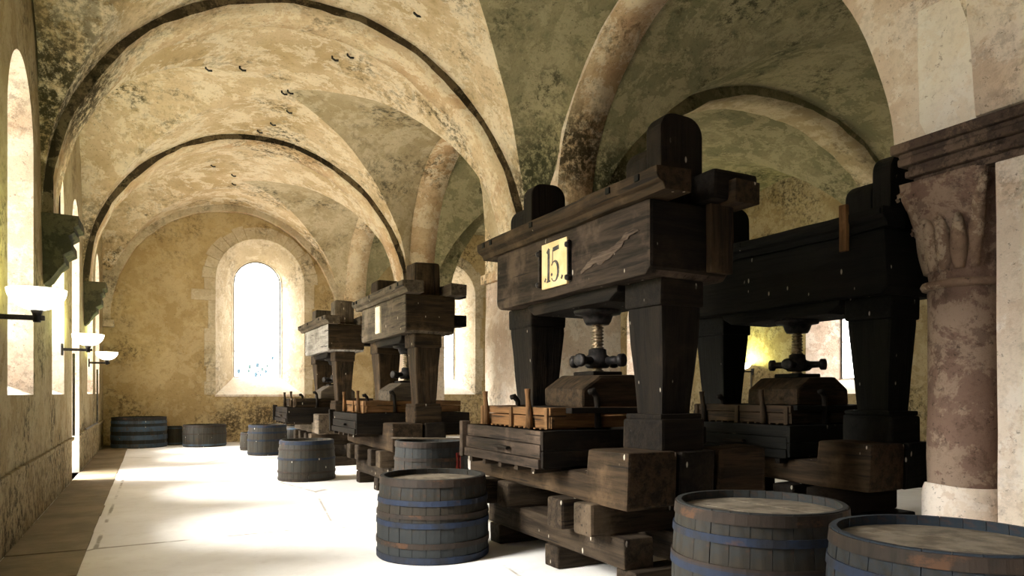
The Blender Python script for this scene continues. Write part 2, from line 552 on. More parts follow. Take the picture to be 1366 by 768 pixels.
def wall_mesh(name, P, S, N, length, height, thick, ops, mats, parent=None):
    """a thick wall: inner face through P along S, outwards along N, with arched splayed openings.
    ops: dict(c, w, wo, z0, z0o, zs, zso) = centre, width inside/outside, sill inside/outside, head inside/outside"""
    P, S, N = Vector(P), Vector(S), Vector(N)
    verts, faces, mi = [], [], []

    def pt(s, z, d):
        return P + S * s + N * d + Vector((0, 0, z))

    def quad(a, b, c, d, m):
        i = len(verts)
        verts.extend((a, b, c, d))
        faces.append((i, i + 1, i + 2, i + 3))
        mi.append(m)
    ops = sorted(ops, key=lambda o: o['c'])
    K = 16
    for d, kw, kz, kh in ((0.0, 'w', 'z0', 'zs'), (thick, 'wo', 'z0o', 'zso')):
        cur = 0.0
        for o in ops + [None]:
            end = length if o is None else o['c'] - o[kw] / 2
            n = max(1, int((end - cur) / 0.6))
            for i in range(n):
                a, b = cur + (end - cur) * i / n, cur + (end - cur) * (i + 1) / n
                m = max(1, int(height / 0.8))
                for j in range(m):
                    quad(pt(a, height * j / m, d), pt(b, height * j / m, d), pt(b, height * (j + 1) / m, d), pt(a, height * (j + 1) / m, d), 0)
            if o is None:
                break
            w = o[kw]
            c = o['c']
            hs = o[kh] - w / 2
            for i in range(K):
                t0, t1 = -cos(pi * i / K), -cos(pi * (i + 1) / K)
                a, b = c + t0 * w / 2, c + t1 * w / 2
                za, zb = hs + sqrt(max(0, 1 - t0 * t0)) * w / 2, hs + sqrt(max(0, 1 - t1 * t1)) * w / 2
                if o[kz] > 0.001:
                    quad(pt(a, 0, d), pt(b, 0, d), pt(b, o[kz], d), pt(a, o[kz], d), 0)
                quad(pt(a, za, d), pt(b, zb, d), pt(b, height, d), pt(a, height, d), 0)
            cur = c + w / 2
    for o in ops:
        def outline(kw, kz, kh):
            w, c = o[kw], o['c']
            hs = o[kh] - w / 2
            L = [(c - w / 2, o[kz])]
            for i in range(K + 1):
                t = -cos(pi * i / K)
                L.append((c + t * w / 2, hs + sqrt(max(0, 1 - t * t)) * w / 2))
            L.append((c + w / 2, o[kz]))
            return L
        A, B = outline('w', 'z0', 'zs'), outline('wo', 'z0o', 'zso')
        n = len(A)
        for i in range(n):
            j = (i + 1) % n
            if i == n - 1 and o['z0'] <= 0.001:
                m = 2
            elif i == n - 1:
                m = 3
            else:
                m = 1
            quad(pt(*A[i], 0), pt(*A[j], 0), pt(*B[j], thick), pt(*B[i], thick), m)
    # caps
    quad(pt(0, 0, 0), pt(0, height, 0), pt(0, height, thick), pt(0, 0, thick), 0)
    quad(pt(length, 0, 0), pt(length, height, 0), pt(length, height, thick), pt(length, 0, thick), 0)
    quad(pt(0, height, 0), pt(length, height, 0), pt(length, height, thick), pt(0, height, thick), 0)
    bm = bmesh.new()
    vs = [bm.verts.new(v) for v in verts]
    for f, m in zip(faces, mi):
        try:
            fc = bm.faces.new([vs[k] for k in f])
            fc.material_index = m
        except ValueError:
            pass
    bmesh.ops.remove_doubles(bm, verts=bm.verts[:], dist=0.002)
    bmesh.ops.dissolve_degenerate(bm, edges=bm.edges[:], dist=0.001)
    bmesh.ops.recalc_face_normals(bm, faces=bm.faces[:])
    o = from_bm(name, bm, mats, parent)
    o['kind'] = 'structure'
    return o


# ------------------------------------------------------------------ floor
fl = from_bm('floor', box_bm(XL - 1.1, XR + 1.0, YB - 1, YF + 1.1, -0.2, 0, 0), M['floor'])
tag(fl, 'pale dusty screed floor of the vaulted hall', None, None, 'structure')
y = 3.0
while y < YF - 0.1:
    L = RND.uniform(0.95, 1.35)
    y2 = min(y + L, YF)
    xe = -0.58 + RND.uniform(-0.012, 0.012)
    timber('stone_slab', XL + 0.01, xe, y + 0.006, y2 - 0.006, -0.05, 0.012 + RND.uniform(-0.003, 0.004), 'slab', fl, 0.006, 0.006, axis=1)
    y = y2
gr = from_bm('ground', box_bm(-60, 60, -60, 80, -0.4, -0.22, 0), M['ground'])  # unseen plane added to bounce daylight and stop light from below
tag(gr, 'unseen ground added outside the hall to bounce daylight', None, None, 'structure')

# ------------------------------------------------------------------ walls
def op(c, w, wo, z0, z0o, zs, zso):
    return dict(c=c, w=w, wo=wo, z0=z0, z0o=z0o, zs=zs, zso=zso)


LW = [(1.0, 1.3), (5.5, 1.9), (9.4, 1.75), (12.9, 1.6), (19.35, 1.65), (21.9, 1.5)]
DOOR = (15.75, 1.5)
left_ops = [op(c - YB, w, w * 0.72, 1.58, 2.0, 5.35, 5.1) for c, w in LW]
left_ops.append(op(DOOR[0] - YB, DOOR[1], 1.3, 0.0, 0.0, 5.3, 5.1))
wl = wall_mesh('wall_left', (XL, YB, 0), (0, 1, 0), (-1, 0, 0), YF - YB, ROOF, 0.95, left_ops, [M['wall'], M['jamb'], M['floor'], M['patch']])
wl['label'] = 'ochre plastered left wall pierced by tall arched windows'
FW = dict(c=3.28, w=2.8, wo=1.5, z0=1.55, z0o=2.14, zs=6.72, zso=6.1)
FW2 = dict(c=9.9, w=2.4, wo=1.4, z0=1.55, z0o=2.14, zs=6.5, zso=6.0)
fo = [op(f['c'] - XL, f['w'], f['wo'], f['z0'], f['z0o'], f['zs'], f['zso']) for f in (FW, FW2)]
wf = wall_mesh('wall_far', (XL, YF, 0), (1, 0, 0), (0, 1, 0), XR - XL, ROOF, 1.0, fo, [M['wall_far'], M['stone'], M['floor'], M['patch']])
RW = [(12.2, 2.2), (20.5, 1.8)]
ro = [op(c - YB, w, w * 0.6, 1.58, 2.0, 5.2, 5.0) for c, w in RW if w]
wr = wall_mesh('wall_right', (XR, YB, 0), (0, 1, 0), (1, 0, 0), YF - YB, ROOF, 0.95, ro, [M['wall'], M['jamb'], M['floor'], M['patch']])
wb = from_bm('wall_back', box_bm(XL, XR, YB - 0.3, YB, 0, ROOF, 0), M['mossy_stone'])  # unseen wall, its stone picked dark to cut bounced light
tag(wb, None, None, None, 'structure')


# ------------------------------------------------------------------ windows
def window(n, P, S, N, c, w, z0, zh, d, bars, label, portal=True, stained=False):
    P, S, N = Vector(P), Vector(S), Vector(N)
    fr = empty('window_%d' % n, (0, 0, 0))
    tag(fr, label, None, None, 'structure')

    def pt(s, z, dd):
        return P + S * s + N * dd + Vector((0, 0, z))
    hs = zh - w / 2
    line = [(c - w / 2, z0)] + [(c - cos(pi * i / 20) * w / 2, hs + sin(pi * i / 20) * w / 2) for i in range(21)] + [(c + w / 2, z0)]
    bm = bmesh.new()
    f = [bm.verts.new(pt(s, z, d)) for s, z in line]
    bm.faces.new(f)
    from_bm('pane', bm, M['glass'], fr)
    path = [pt(s, z, d) for s, z in line]
    from_bm('frame', tube_bm(path + [path[0]], 0.022, 6), M['iron'], fr)
    for zb in bars:
        from_bm('saddle_bar', tube_bm([pt(c - w / 2, zb, d - 0.01), pt(c + w / 2, zb, d - 0.01)], 0.014, 6), M['iron'], fr)
    if stained:
        rr = random.Random(3)
        spots = [(-0.28, .22), (0.0, .42), (0.02, .2), (0.16, .28), (-0.05, .1), (0.28, .2), (0.33, .4), (-0.6, .2), (0.5, .68), (-0.25, .36), (0.1, .08)]
        for k, (ds, dz) in enumerate(spots):
            r = rr.uniform(0.05, 0.085)
            nn = rr.choice((4, 5, 6))
            bm = bmesh.new()
            a0 = rr.uniform(0, 3)
            F = [bm.verts.new(pt(c + ds + r * cos(a0 + 2 * pi * i / nn) * 0.8, z0 + dz + r * sin(a0 + 2 * pi * i / nn) * 1.2, d - 0.012)) for i in range(nn)]
            B = [bm.verts.new(v.co + N * 0.008) for v in F]
            bm.faces.new(F)
            bm.faces.new(B[::-1])
            for i in range(nn):
                bm.faces.new((F[i], F[(i + 1) % nn], B[(i + 1) % nn], B[i]))
            bmesh.ops.recalc_face_normals(bm, faces=bm.faces[:])
            from_bm('stained_pane', bm, M['glass_teal' if k % 3 == 0 else 'glass_blue'], fr)
    if portal:
        pl = bpy.data.lights.new('sky_portal', 'AREA')
        pl.shape = 'RECTANGLE'
        pl.size = w
        pl.size_y = zh - z0
        pl.cycles.is_portal = True
        po = bpy.data.objects.new('sky_portal', pl)
        po.location = pt(c, (z0 + zh) / 2, d + 0.03)
        po.rotation_euler = (-N).to_track_quat('-Z', 'Y').to_euler()
        COL.objects.link(po)
    return fr


k = 1
for c, w in LW:
    window(k, (XL, 0, 0), (0, 1, 0), (-1, 0, 0), c, w * 0.72, 2.0, 5.1, 0.9, [2.8, 3.6, 4.4], 'tall arched window in the left wall, seen edge on')
    k += 1
window(k, (0, YF, 0), (1, 0, 0), (0, 1, 0), FW['c'], FW['wo'], FW['z0o'], FW['zso'], 0.92, [3.03], 'bright round headed window in the far wall with a pale blue stained lower panel', True, True)
k += 1
window(k, (0, YF, 0), (1, 0, 0), (0, 1, 0), FW2['c'], FW2['wo'], FW2['z0o'], FW2['zso'], 0.92, [3.0, 4.2], 'round headed window of the right aisle in the far wall')
k += 1
for c, w in RW:
    if w:
        window(k, (XR, 0, 0), (0, 1, 0), (1, 0, 0), c, w * 0.6, 2.0, 5.0, 0.9, [3.0, 4.0], 'arched window in the right wall behind the presses')
        k += 1

# dressed stones round the far window: jamb quoins and voussoirs, a little proud of the plaster
def stone_ring(c, w, z0, zh, parent):
    rr = random.Random(11)
    hs = zh - w / 2
    for side in (-1, 1):
        z = z0
        while z < hs - 0.05:
            hgt = rr.uniform(0.34, 0.52)
            z2 = min(z + hgt, hs)
            ww = rr.choice((0.22, 0.28, 0.34))
            if side < 0 and z < 4.62 < z2:
                ww = 0.72
            a, b = sorted((c + side * w / 2, c + side * (w / 2 + ww)))
            timber('jamb_stone', a, b, YF - 0.03, YF + 0.1, z + 0.004, z2 - 0.004, 'stone', parent, 0.01, 0.008, axis=2)
            z = z2
    n = 15
    for i in range(n):
        a0, a1 = pi * i / n + 0.004, pi * (i + 1) / n - 0.004
        ro_ = w / 2 + rr.uniform(0.38, 0.5)
        pts = []
        for a in (a0, (a0 + a1) / 2, a1):
            pts.append((c - cos(a) * w / 2, hs + sin(a) * w / 2))
        for a in (a1, (a0 + a1) / 2, a0):
            pts.append((c - cos(a) * ro_, hs + sin(a) * ro_))
        bm = extrude_profile(pts, 1, YF - 0.03 - rr.uniform(0, 0.012), YF + 0.1, 0.008)
        from_bm('voussoir', bm, M['stone'], parent)


stone_ring(FW['c'], FW['w'], FW['z0'], FW['zs'], wf)
stone_ring(FW2['c'], FW2['w'], FW2['z0'], FW2['zs'], wf)
sill = timber('window_sill', FW['c'] - 1.42, FW['c'] + 1.42, YF - 0.06, YF + 0.1, FW['z0'] - 0.07, FW['z0'] - 0.002, 'jamb', wf, 0.012, 0.006, axis=0)


# ------------------------------------------------------------------ vaults
def arc_even(t):
    return 4.7 + 2.78 * sqrt(max(0, 1 - t * t))


def arc_near(t):
    if t < 0:
        return 3.8 + 3.68 * max(0, 1 - abs(t) ** 1.6) ** (1 / 1.6)
    return arc_even(t)


# arcade openings: from, to along the hall, wall from, to, profile
ARC = [(-6.5, 1.2, YB, 2.9, arc_even), (4.02, 9.95, 2.9, 11.0, arc_near), (12.75, 17.4, 11.0, 17.9, arc_even), (18.3, 24.1, 17.9, YF, arc_even)]


def vault(x0, x1, y0, y1, mats, spr=SPR, top=TOP, n=36, arc=None, side=0):
    """groin vault as four webs that meet in hard edges; the web next to the arcade is warped onto the arcade arch"""
    cx, cy, wx, wy, r = (x0 + x1) / 2, (y0 + y1) / 2, (x1 - x0) / 2, (y1 - y0) / 2, top - spr
    bm = bmesh.new()
    cache = {}

    def vert(cell, i, j):
        key = (cell, i, j)
        if key in cache:
            return cache[key]
        a, b = (i / n - 0.5) * pi, (j / n - 0.5) * pi
        z = spr + r * max(cos(a), cos(b))
        p = Vector((cx + wx * sin(a), cy + wy * sin(b), z))
        if arc and cell == (2 if side > 0 else 3):
            u, v = abs(sin(a)), sin(b)
            w = (u - abs(v)) / max(1e-4, 1 - abs(v)) if abs(v) < 0.999 else 0.0
            w = max(0.0, min(1.0, w)) ** 1.3
            if arc[4] is arc_near:
                w *= max(0.0, min(1.0, (v + 0.1) / 0.45))
            ca, ha = (arc[0] + arc[1]) / 2, (arc[1] - arc[0]) / 2
            p = p.lerp(Vector((p.x, ca + ha * v * 1.004, arc[4](v) + 0.05)), w)
        q = irregular(p)
        q.x = min(max(q.x, x0 - 0.02), x1 + 0.02)
        cache[key] = bm.verts.new(q)
        return cache[key]

    def cell_of(u, v):
        if abs(u) < abs(v):
            return 0 if v > 0 else 1
        return 2 if u > 0 else 3
    h = n / 2
    for i in range(n):
        for j in range(n):
            u, v = i + 0.5 - h, j + 0.5 - h
            if abs(abs(u) - abs(v)) < 1e-6:
                if u * v > 0:
                    tris = [((i, j), (i + 1, j), (i + 1, j + 1)), ((i, j), (i + 1, j + 1), (i, j + 1))]
                else:
                    tris = [((i, j), (i + 1, j), (i, j + 1)), ((i + 1, j), (i + 1, j + 1), (i, j + 1))]
            else:
                tris = [((i, j), (i + 1, j), (i + 1, j + 1), (i, j + 1))]
            for t in tris:
                mu = sum(p[0] for p in t) / len(t) - h
                mv = sum(p[1] for p in t) / len(t) - h
                cell = cell_of(mu, mv)
                f = bm.faces.new([vert(cell, *p) for p in t])
                f.smooth = True
                f.material_index = (2 if arc and arc[4] is arc_near and mv < -2 else 1) if (mats and cell == mats) else 0  # pale near half and olive far half paint a lit and a shaded web
    return bm


vb = []
b1 = [(YB, TR[0][0]), (TR[0][1], TR[1][0]), (TR[1][1], TR[2][0]), (TR[2][1], YF)]
b2 = [(YB, TR2[0][0]), (TR2[0][1], TR2[1][0]), (TR2[1][1], TR2[2][0]), (TR2[2][1], YF)]
for k_, (a, b) in enumerate(b1):
    g = vault(XL, XA0, a, b, 2, arc=ARC[k_] if k_ else None, side=1)
    for f in g.faces:
        if k_ == 0:
            f.material_index = 1  # unseen vault behind the camera, darkened to cut bounced light
        elif k_ > 1 and f.material_index == 1:
            f.material_index = 3  # greyer plaster that also paints in the shade of these arcade-side webs
    vb.append(g)
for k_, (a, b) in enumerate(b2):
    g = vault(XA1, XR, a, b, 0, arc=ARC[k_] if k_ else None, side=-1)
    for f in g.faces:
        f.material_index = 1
    vb.append(g)
slab = box_bm(XL - 1, XR + 1, YB - 0.4, YF + 1.05, ROOF, ROOF + 0.1, 0)  # unseen slab added over the vaults to block light from above
vb.append(slab)
ceil = from_bm('ceiling', merge(vb), [M['vault'], M['vault_green'], M['pier'], M['vault_grey']])
tag(ceil, 'flaking groin vaults over the hall', None, None, 'structure')


def arch_band(name, axis, a0, a1, c, hw, spr, rise, base, wlo, whi, mats, parent, n=56, jit=0.045, fn=None):
    """a solid arch: band from a0 to a1 along axis; opening half width hw about c; fills up to the roof between wlo and whi"""
    bm = bmesh.new()
    line = [(c - hw, base)] if base < spr else []
    for i in range(n + 1):
        t = -cos(pi * i / n)
        line.append((c + hw * t, fn(t) if fn else spr + rise * sqrt(max(0, 1 - t * t))))
    if base < spr:
        line.append((c + hw, base))

    def mk(u, w, z):
        p = Vector((u, w, z)) if axis == 1 else Vector((w, u, z))
        return p
    A, B, TA, TB, MID = [], [], [], [], []
    for u, z in line:
        q = Vector(mk(u, a0, z))
        dz = noise.noise(q * 1.3) * jit + noise.noise(q * 5.5) * jit * 0.5
        A.append(bm.verts.new(mk(u + noise.noise(q * 2.2) * jit, a0 + noise.noise(q * 1.7 + Vector((5, 0, 0))) * jit, z + dz)))
        B.append(bm.verts.new(mk(u + noise.noise(q * 2.2) * jit, a1 + noise.noise(q * 1.9 + Vector((9, 0, 0))) * jit, z + dz)))
        TA.append(bm.verts.new(mk(u, a0, ROOF)))
        TB.append(bm.verts.new(mk(u, a1, ROOF)))
    m = len(line)
    for i in range(m - 1):
        f = bm.faces.new((A[i], A[i + 1], B[i + 1], B[i]))
        f.smooth = True
        f.material_index = 0
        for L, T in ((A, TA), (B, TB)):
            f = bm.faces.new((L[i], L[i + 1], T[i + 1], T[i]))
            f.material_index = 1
    for side, k in ((wlo, 0), (whi, m - 1)):
        for L, T, w in ((A, TA, a0), (B, TB, a1)):
            p, q = bm.verts.new(mk(side, w, base)), bm.verts.new(mk(side, w, ROOF))
            f = bm.faces.new((L[k], p, q, T[k]))
            f.material_index = 1
        p, q = bm.verts.new(mk(side, a0, base)), bm.verts.new(mk(side, a1, base))
        f = bm.faces.new((A[k], p, q, B[k]))
        f.material_index = 0
    bmesh.ops.recalc_face_normals(bm, faces=bm.faces[:])
    return from_bm(name, bm, mats, parent)


CX = (XL + XA0) / 2
for a, b in TR:
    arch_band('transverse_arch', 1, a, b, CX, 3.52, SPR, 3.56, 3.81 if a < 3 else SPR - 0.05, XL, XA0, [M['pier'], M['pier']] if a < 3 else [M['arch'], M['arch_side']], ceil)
arch_band('wall_rib', 1, YF - 0.22, YF, CX, 3.46, SPR - 0.2, 3.72, SPR - 0.25, XL, XA0, [M['arch'], M['stone']], ceil)
CX2 = (XA1 + XR) / 2
for a, b in TR2:
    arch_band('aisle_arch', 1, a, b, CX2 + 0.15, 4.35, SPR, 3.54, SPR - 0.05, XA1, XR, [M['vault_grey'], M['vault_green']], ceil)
# arcade arches between the two aisles
for lo, hi, w0, w1, fn in ARC:
    arch_band('arcade_arch', 0, XA0, XA1, (lo + hi) / 2, (hi - lo) / 2, 4.7, 2.78, 3.79 if lo == 4.02 else SPR - 0.05, w0, w1, [M['arch'], M['pier'] if lo == 4.02 else M['vault']], ceil, jit=0.02, fn=fn)
# iron hooks left in the vault webs
def vault_z(x, y):
    for a, b in b1:
        if a <= y <= b:
            u, v = (x - CX) / ((XA0 - XL) / 2), (y - (a + b) / 2) / ((b - a) / 2)
            return SPR + (TOP - SPR) * max(sqrt(max(0, 1 - u * u)), sqrt(max(0, 1 - v * v)))
    return TOP


for x, y in ((2.35, 14.6), (2.45, 14.5), (0.9, 13.9), (1.45, 13.6), (2.9, 12.6), (3.1, 12.3), (2.6, 15.5), (2.4, 16.4), (2.2, 17.0), (2.0, 20.7), (2.1, 21.6), (3.6, 10.2), (4.3, 14.2), (1.4, 19.7)):
    z = vault_z(x, y)
    from_bm('iron_hook', tube_bm([(x, y, z + 0.06), (x, y, z - 0.03), (x + 0.05, y, z - 0.06), (x + 0.11, y, z - 0.05)], 0.018, 6), M['iron'], ceil)

# ------------------------------------------------------------------ arcade: piers, half column, capital, imposts
ar = None


def pier(x0, x1, y0, y1, z1, mat, lab, name='pier'):
    bm = box_bm(x0, x1, y0, y1, 0, z1, 0.03)
    for ax, lo, hi in ((2, 0, z1), (1, y0, y1)):
        slice_bm(bm, ax, lo, hi, 8)
    wobble(bm, 0.02, 3.3, 1.4)
    return tag(from_bm(name, bm, M[mat]), lab, None, None, 'structure')


def moulding(x0, x1, y0, y1, steps, mat, ar, name='impost'):
    bms = []
    for z0, z1, o in steps:
        bms.append(box_bm(x0 - o, x1 + o, y0 - o, y1 + o, z0, z1, 0.02))
    bm = merge(bms)
    for ax, lo, hi in ((1, y0, y1),):
        slice_bm(bm, ax, lo, hi, 6)
    wobble(bm, 0.012, 5.5, 2.5)
    return from_bm(name, bm, M[mat], ar)


# pier A, behind the first press
pa_ = pier(XA0, 7.35, 10.0, 12.75, SPR - 0.22, 'pier', 'pale pier behind the number 15 press')
moulding(XA0, 7.35, 10.0, 12.75, [(SPR - 0.22, SPR - 0.03, 0.07)], 'arch', pa_)
# pier B, C
pa_ = pier(XA0, XA1 + 0.3, 17.4, 18.3, SPR - 0.22, 'pier', 'pale pier behind the second press')
moulding(XA0, XA1 + 0.3, 17.4, 18.3, [(SPR - 0.22, SPR - 0.03, 0.06)], 'arch', pa_)
pier(XA0, XA1 + 0.3, 24.1, YF, SPR - 0.22, 'wall_far', 'half pier against the far wall')
# pier R, at the right edge: plastered wall end with an engaged brown column
ar = pier(XA0, 7.2, 1.2, 3.17, 3.46, 'pier', 'plastered pier with a brown engaged column at the right edge')
bm = box_bm(6.45, 7.2, 3.1, 3.6, 0, 3.46, 0.02)
from_bm('pier_core', bm, M['pier'], ar)
CXR, CYR = 6.34, 3.60
col = lathe([(0.0, 0.0), (0.28, 0.0), (0.285, 0.84), (0.282, 2.50), (0.28, 2.53)], 40, CXR, CYR)
slice_bm(col, 2, 0.84, 2.5, 8)
wobble(col, 0.018, 9.1, 2.3)
from_bm('column_shaft', col, M['brown_stone'], ar, True)
basebm = lathe([(0.325, 0.0), (0.325, 0.70), (0.315, 0.76), (0.30, 0.80), (0.0, 0.81)], 40, CXR, CYR)
wobble(basebm, 0.02, 2.1, 2.3)
from_bm('column_base', basebm, M['pier'], ar, True)
from_bm('astragal', lathe([(0.27, 2.50), (0.325, 2.51), (0.34, 2.54), (0.325, 2.57), (0.27, 2.58)], 40, CXR, CYR), M['leaf_stone'], ar, True)


def capital(cx, cy, z0, z1, r0, half):
    bm = bmesh.new()
    seg, lev = 64, 22
    rings = []
    for l in range(lev + 1):
        t = l / lev
        z = z0 + (z1 - z0) * t
        ring = []
        for s in range(seg):
            a = 2 * pi * s / seg
            sq = 1 / max(abs(cos(a)), abs(sin(a)))
            k = t ** 2.2
            corner = (sq - 1) / 0.4142
            r = r0 * (1 - k) + half * k * (1 + (sq - 1) * 0.9)
            # broad stiff leaves: eight ribs swelling upward, volutes at the corners
            leaf = abs(cos(4 * a))
            r += 0.03 * leaf * sin(pi * min(1, t * 1.15)) + 0.05 * corner * math.exp(-((t - 0.86) / 0.09) ** 2)
            r += 0.018 * math.exp(-((t - 0.6) / 0.08) ** 2) * (1 if leaf > 0.5 else 0)
            ring.append(bm.verts.new((cx + r * cos(a), cy + r * sin(a), z)))
        rings.append(ring)
    for a, b in zip(rings, rings[1:]):
        for s in range(seg):
            bm.faces.new((a[s], a[(s + 1) % seg], b[(s + 1) % seg], b[s]))
    bm.faces.new(rings[-1])
    wobble(bm, 0.012, 4.4, 6)
    return bm


cap = from_bm('capital', capital(CXR, CYR, 2.56, 3.46, 0.275, 0.37), M['brown_stone'], ar, True)
for ang in (100, 135, 180, 225, 158, 202, 112):
    a = radians(ang)
    d = Vector((cos(a), sin(a), 0))
    big = ang % 45 == 0 and ang != 180
    base = Vector((CXR, CYR, 2.66)) + d * 0.262
    top = 3.34 if big else 3.06
    out_ = 0.19 if big else 0.07
    pts, rad = [], []
    for i in range(9):
        t = i / 8
        pts.append(base + d * (out_ * t ** 2.2 + 0.015) + Vector((0, 0, (top - 2.66) * t)))
        rad.append((0.062 if big else 0.072) * (0.45 + 0.55 * sin(pi * min(1, t * 0.9 + 0.05))))
    for i in range(1, 6):
        b_ = -0.5 * pi + i * 0.8
        pts.append(pts[8] + d * (0.03 * (1 + sin(b_))) + Vector((0, 0, 0.035 * cos(b_))))
        rad.append(0.03 - i * 0.003)
    from_bm('leaf', tube_bm(pts, rad, 8), M['leaf_stone'], cap, True)
moulding(XA0 + 0.02, 7.15, 1.2, 3.80, [(3.44, 3.50, 0.04), (3.50, 3.56, 0.09), (3.56, 3.60, 0.07), (3.60, 3.67, 0.13), (3.67, 3.71, 0.12), (3.71, 3.80, 0.17)], 'dark_stone', ar)
# lime patch and plaster joint on the wall above the impost
bm = box_bm(XA0 - 0.012, XA0 + 0.05, 3.31, 3.80, 3.82, 4.95, 0.01)
slice_bm(bm, 2, 3.82, 4.95, 6)
wobble(bm, 0.02, 8.8, 3.0)
from_bm('plaster_patch', bm, M['patch'], ar)

# ------------------------------------------------------------------ left corbels
for yc in (11.35, 17.75):
    prof = [(XL, 3.98), (XL + 0.42, 3.98), (XL + 0.42, 3.86), (XL + 0.36, 3.83), (XL + 0.38, 3.76), (XL + 0.30, 3.70), (XL + 0.34, 3.62), (XL + 0.34, 3.52), (XL + 0.24, 3.46),
            (XL + 0.25, 3.36), (XL + 0.17, 3.27), (XL + 0.08, 3.12), (XL, 3.05)]
    bm = extrude_profile(prof, 1, yc - 0.40, yc + 0.40, 0.012, 6)
    for v in bm.verts:
        t = (3.98 - v.co.z) / 0.93
        v.co.y = yc + (v.co.y - yc) * (1 - 0.55 * t)
    wobble(bm, 0.02, yc, 4.0)
    from_bm('corbel', bm, M['mossy_stone'], wl)
bm = box_bm(XL, XL + 0.3, YF - 0.35, YF, 3.6, 3.82, 0.03)
from_bm('corbel', bm, M['stone'], wl)
# dado ledge along the left wall
tr_ = timber('trim_1', XL, XL + 0.045, 2.0, DOOR[0] - 0.78, 0.74, 0.80, 'wall', None, 0.012, 0.012, axis=1)
tag(tr_, 'low moulded ledge along the left wall', None, None, 'structure')
tr_ = timber('trim_2', XL, XL + 0.045, DOOR[0] + 0.78, YF, 0.74, 0.80, 'wall', None, 0.012, 0.012, axis=1)
tag(tr_, 'low moulded ledge along the left wall beyond the doorway', None, None, 'structure')
cb = from_bm('cable_conduit', tube_bm([(XL + 0.07, 17.05, 0.84), (XL + 0.07, 20.6, 0.84), (XL + 0.07, 20.65, 0.90), (XL + 0.07, 20.65, 2.2)], 0.022, 8), M['pipe'])
tag(cb, 'thin dark conduit running up the left wall beyond the doorway', 'conduit')
cb = from_bm('cable_conduit', tube_bm([(XL + 0.06, 14.6, 0.84), (XL + 0.06, 14.6, 2.3)], 0.022, 8), M['pipe'])
tag(cb, 'upright dark conduit before the bright doorway in the left wall', 'conduit')


# ------------------------------------------------------------------ uplighter lamps
def lamp(x, y, z, dirx, label, reach=0.37):
    L = empty('wall_lamp', (x, y, z), label, 'lamp')
    R = 0.23
    prof = [(0.0, 0.0)] + [(R * sin(a), 0.19 * (1 - cos(a))) for a in [pi / 2 * i / 10 for i in range(1, 11)]] + [(R - 0.012, 0.19)] + \
           [((R - 0.012) * sin(a), 0.012 + 0.178 * (1 - cos(a))) for a in [pi / 2 * i / 10 for i in range(9, 0, -1)]] + [(0, 0.012)]
    from_bm('bowl', lathe(prof, 36), M['bowl'], L, True)
    arm = box_bm(-dirx * 0.05 if dirx > 0 else -0.05, 0, -0.02, 0.02, -0.06, -0.02, 0)
    arm.free()
    lo, hi = sorted((0.06 * dirx, -reach * dirx))
    from_bm('arm', box_bm(lo, hi, -0.02, 0.02, -0.085, -0.04, 0.008), M['iron'], L)
    from_bm('stem', lathe([(0, -0.1), (0.03, -0.1), (0.035, -0.03), (0.05, 0.005), (0, 0.006)], 16), M['iron'], L, True)
    p0, p1 = sorted((-reach * dirx, -(reach - 0.03) * dirx))
    from_bm('wall_plate', box_bm(p0, p1, -0.05, 0.05, -0.16, 0.03, 0.008), M['iron'], L)
    pl = bpy.data.lights.new('lamp_light', 'POINT')
    pl.energy = 110
    pl.color = (0.92, 1.0, 0.38)
    pl.shadow_soft_size = 0.08
    po = bpy.data.objects.new('lamp_light', pl)
    COL.objects.link(po)
    po.parent = L
    po.location = (0, 0, 0.24)
    return L


lamp(XL + 0.375, 7.45, 2.33, 1, 'nearest glowing bowl uplighter on a black arm at the left frame edge')
lamp(XL + 0.375, 13.2, 2.36, 1, 'middle glowing bowl uplighter on the left wall before the doorway')
lamp(XL + 0.375, 18.7, 2.36, 1, 'farthest and smallest glowing bowl uplighter on the left wall')
lamp(XR - 0.375, 15.2, 2.3, -1, 'bowl uplighter on the right wall seen under the dark rear press')
cb = from_bm('cable_conduit', tube_bm([(XR - 0.06, 15.2, 1.0), (XR - 0.06, 15.2, 2.15)], 0.03, 8), M['pipe'])
tag(cb, 'grey conduit below the lamp on the right wall behind the dark press', 'conduit')


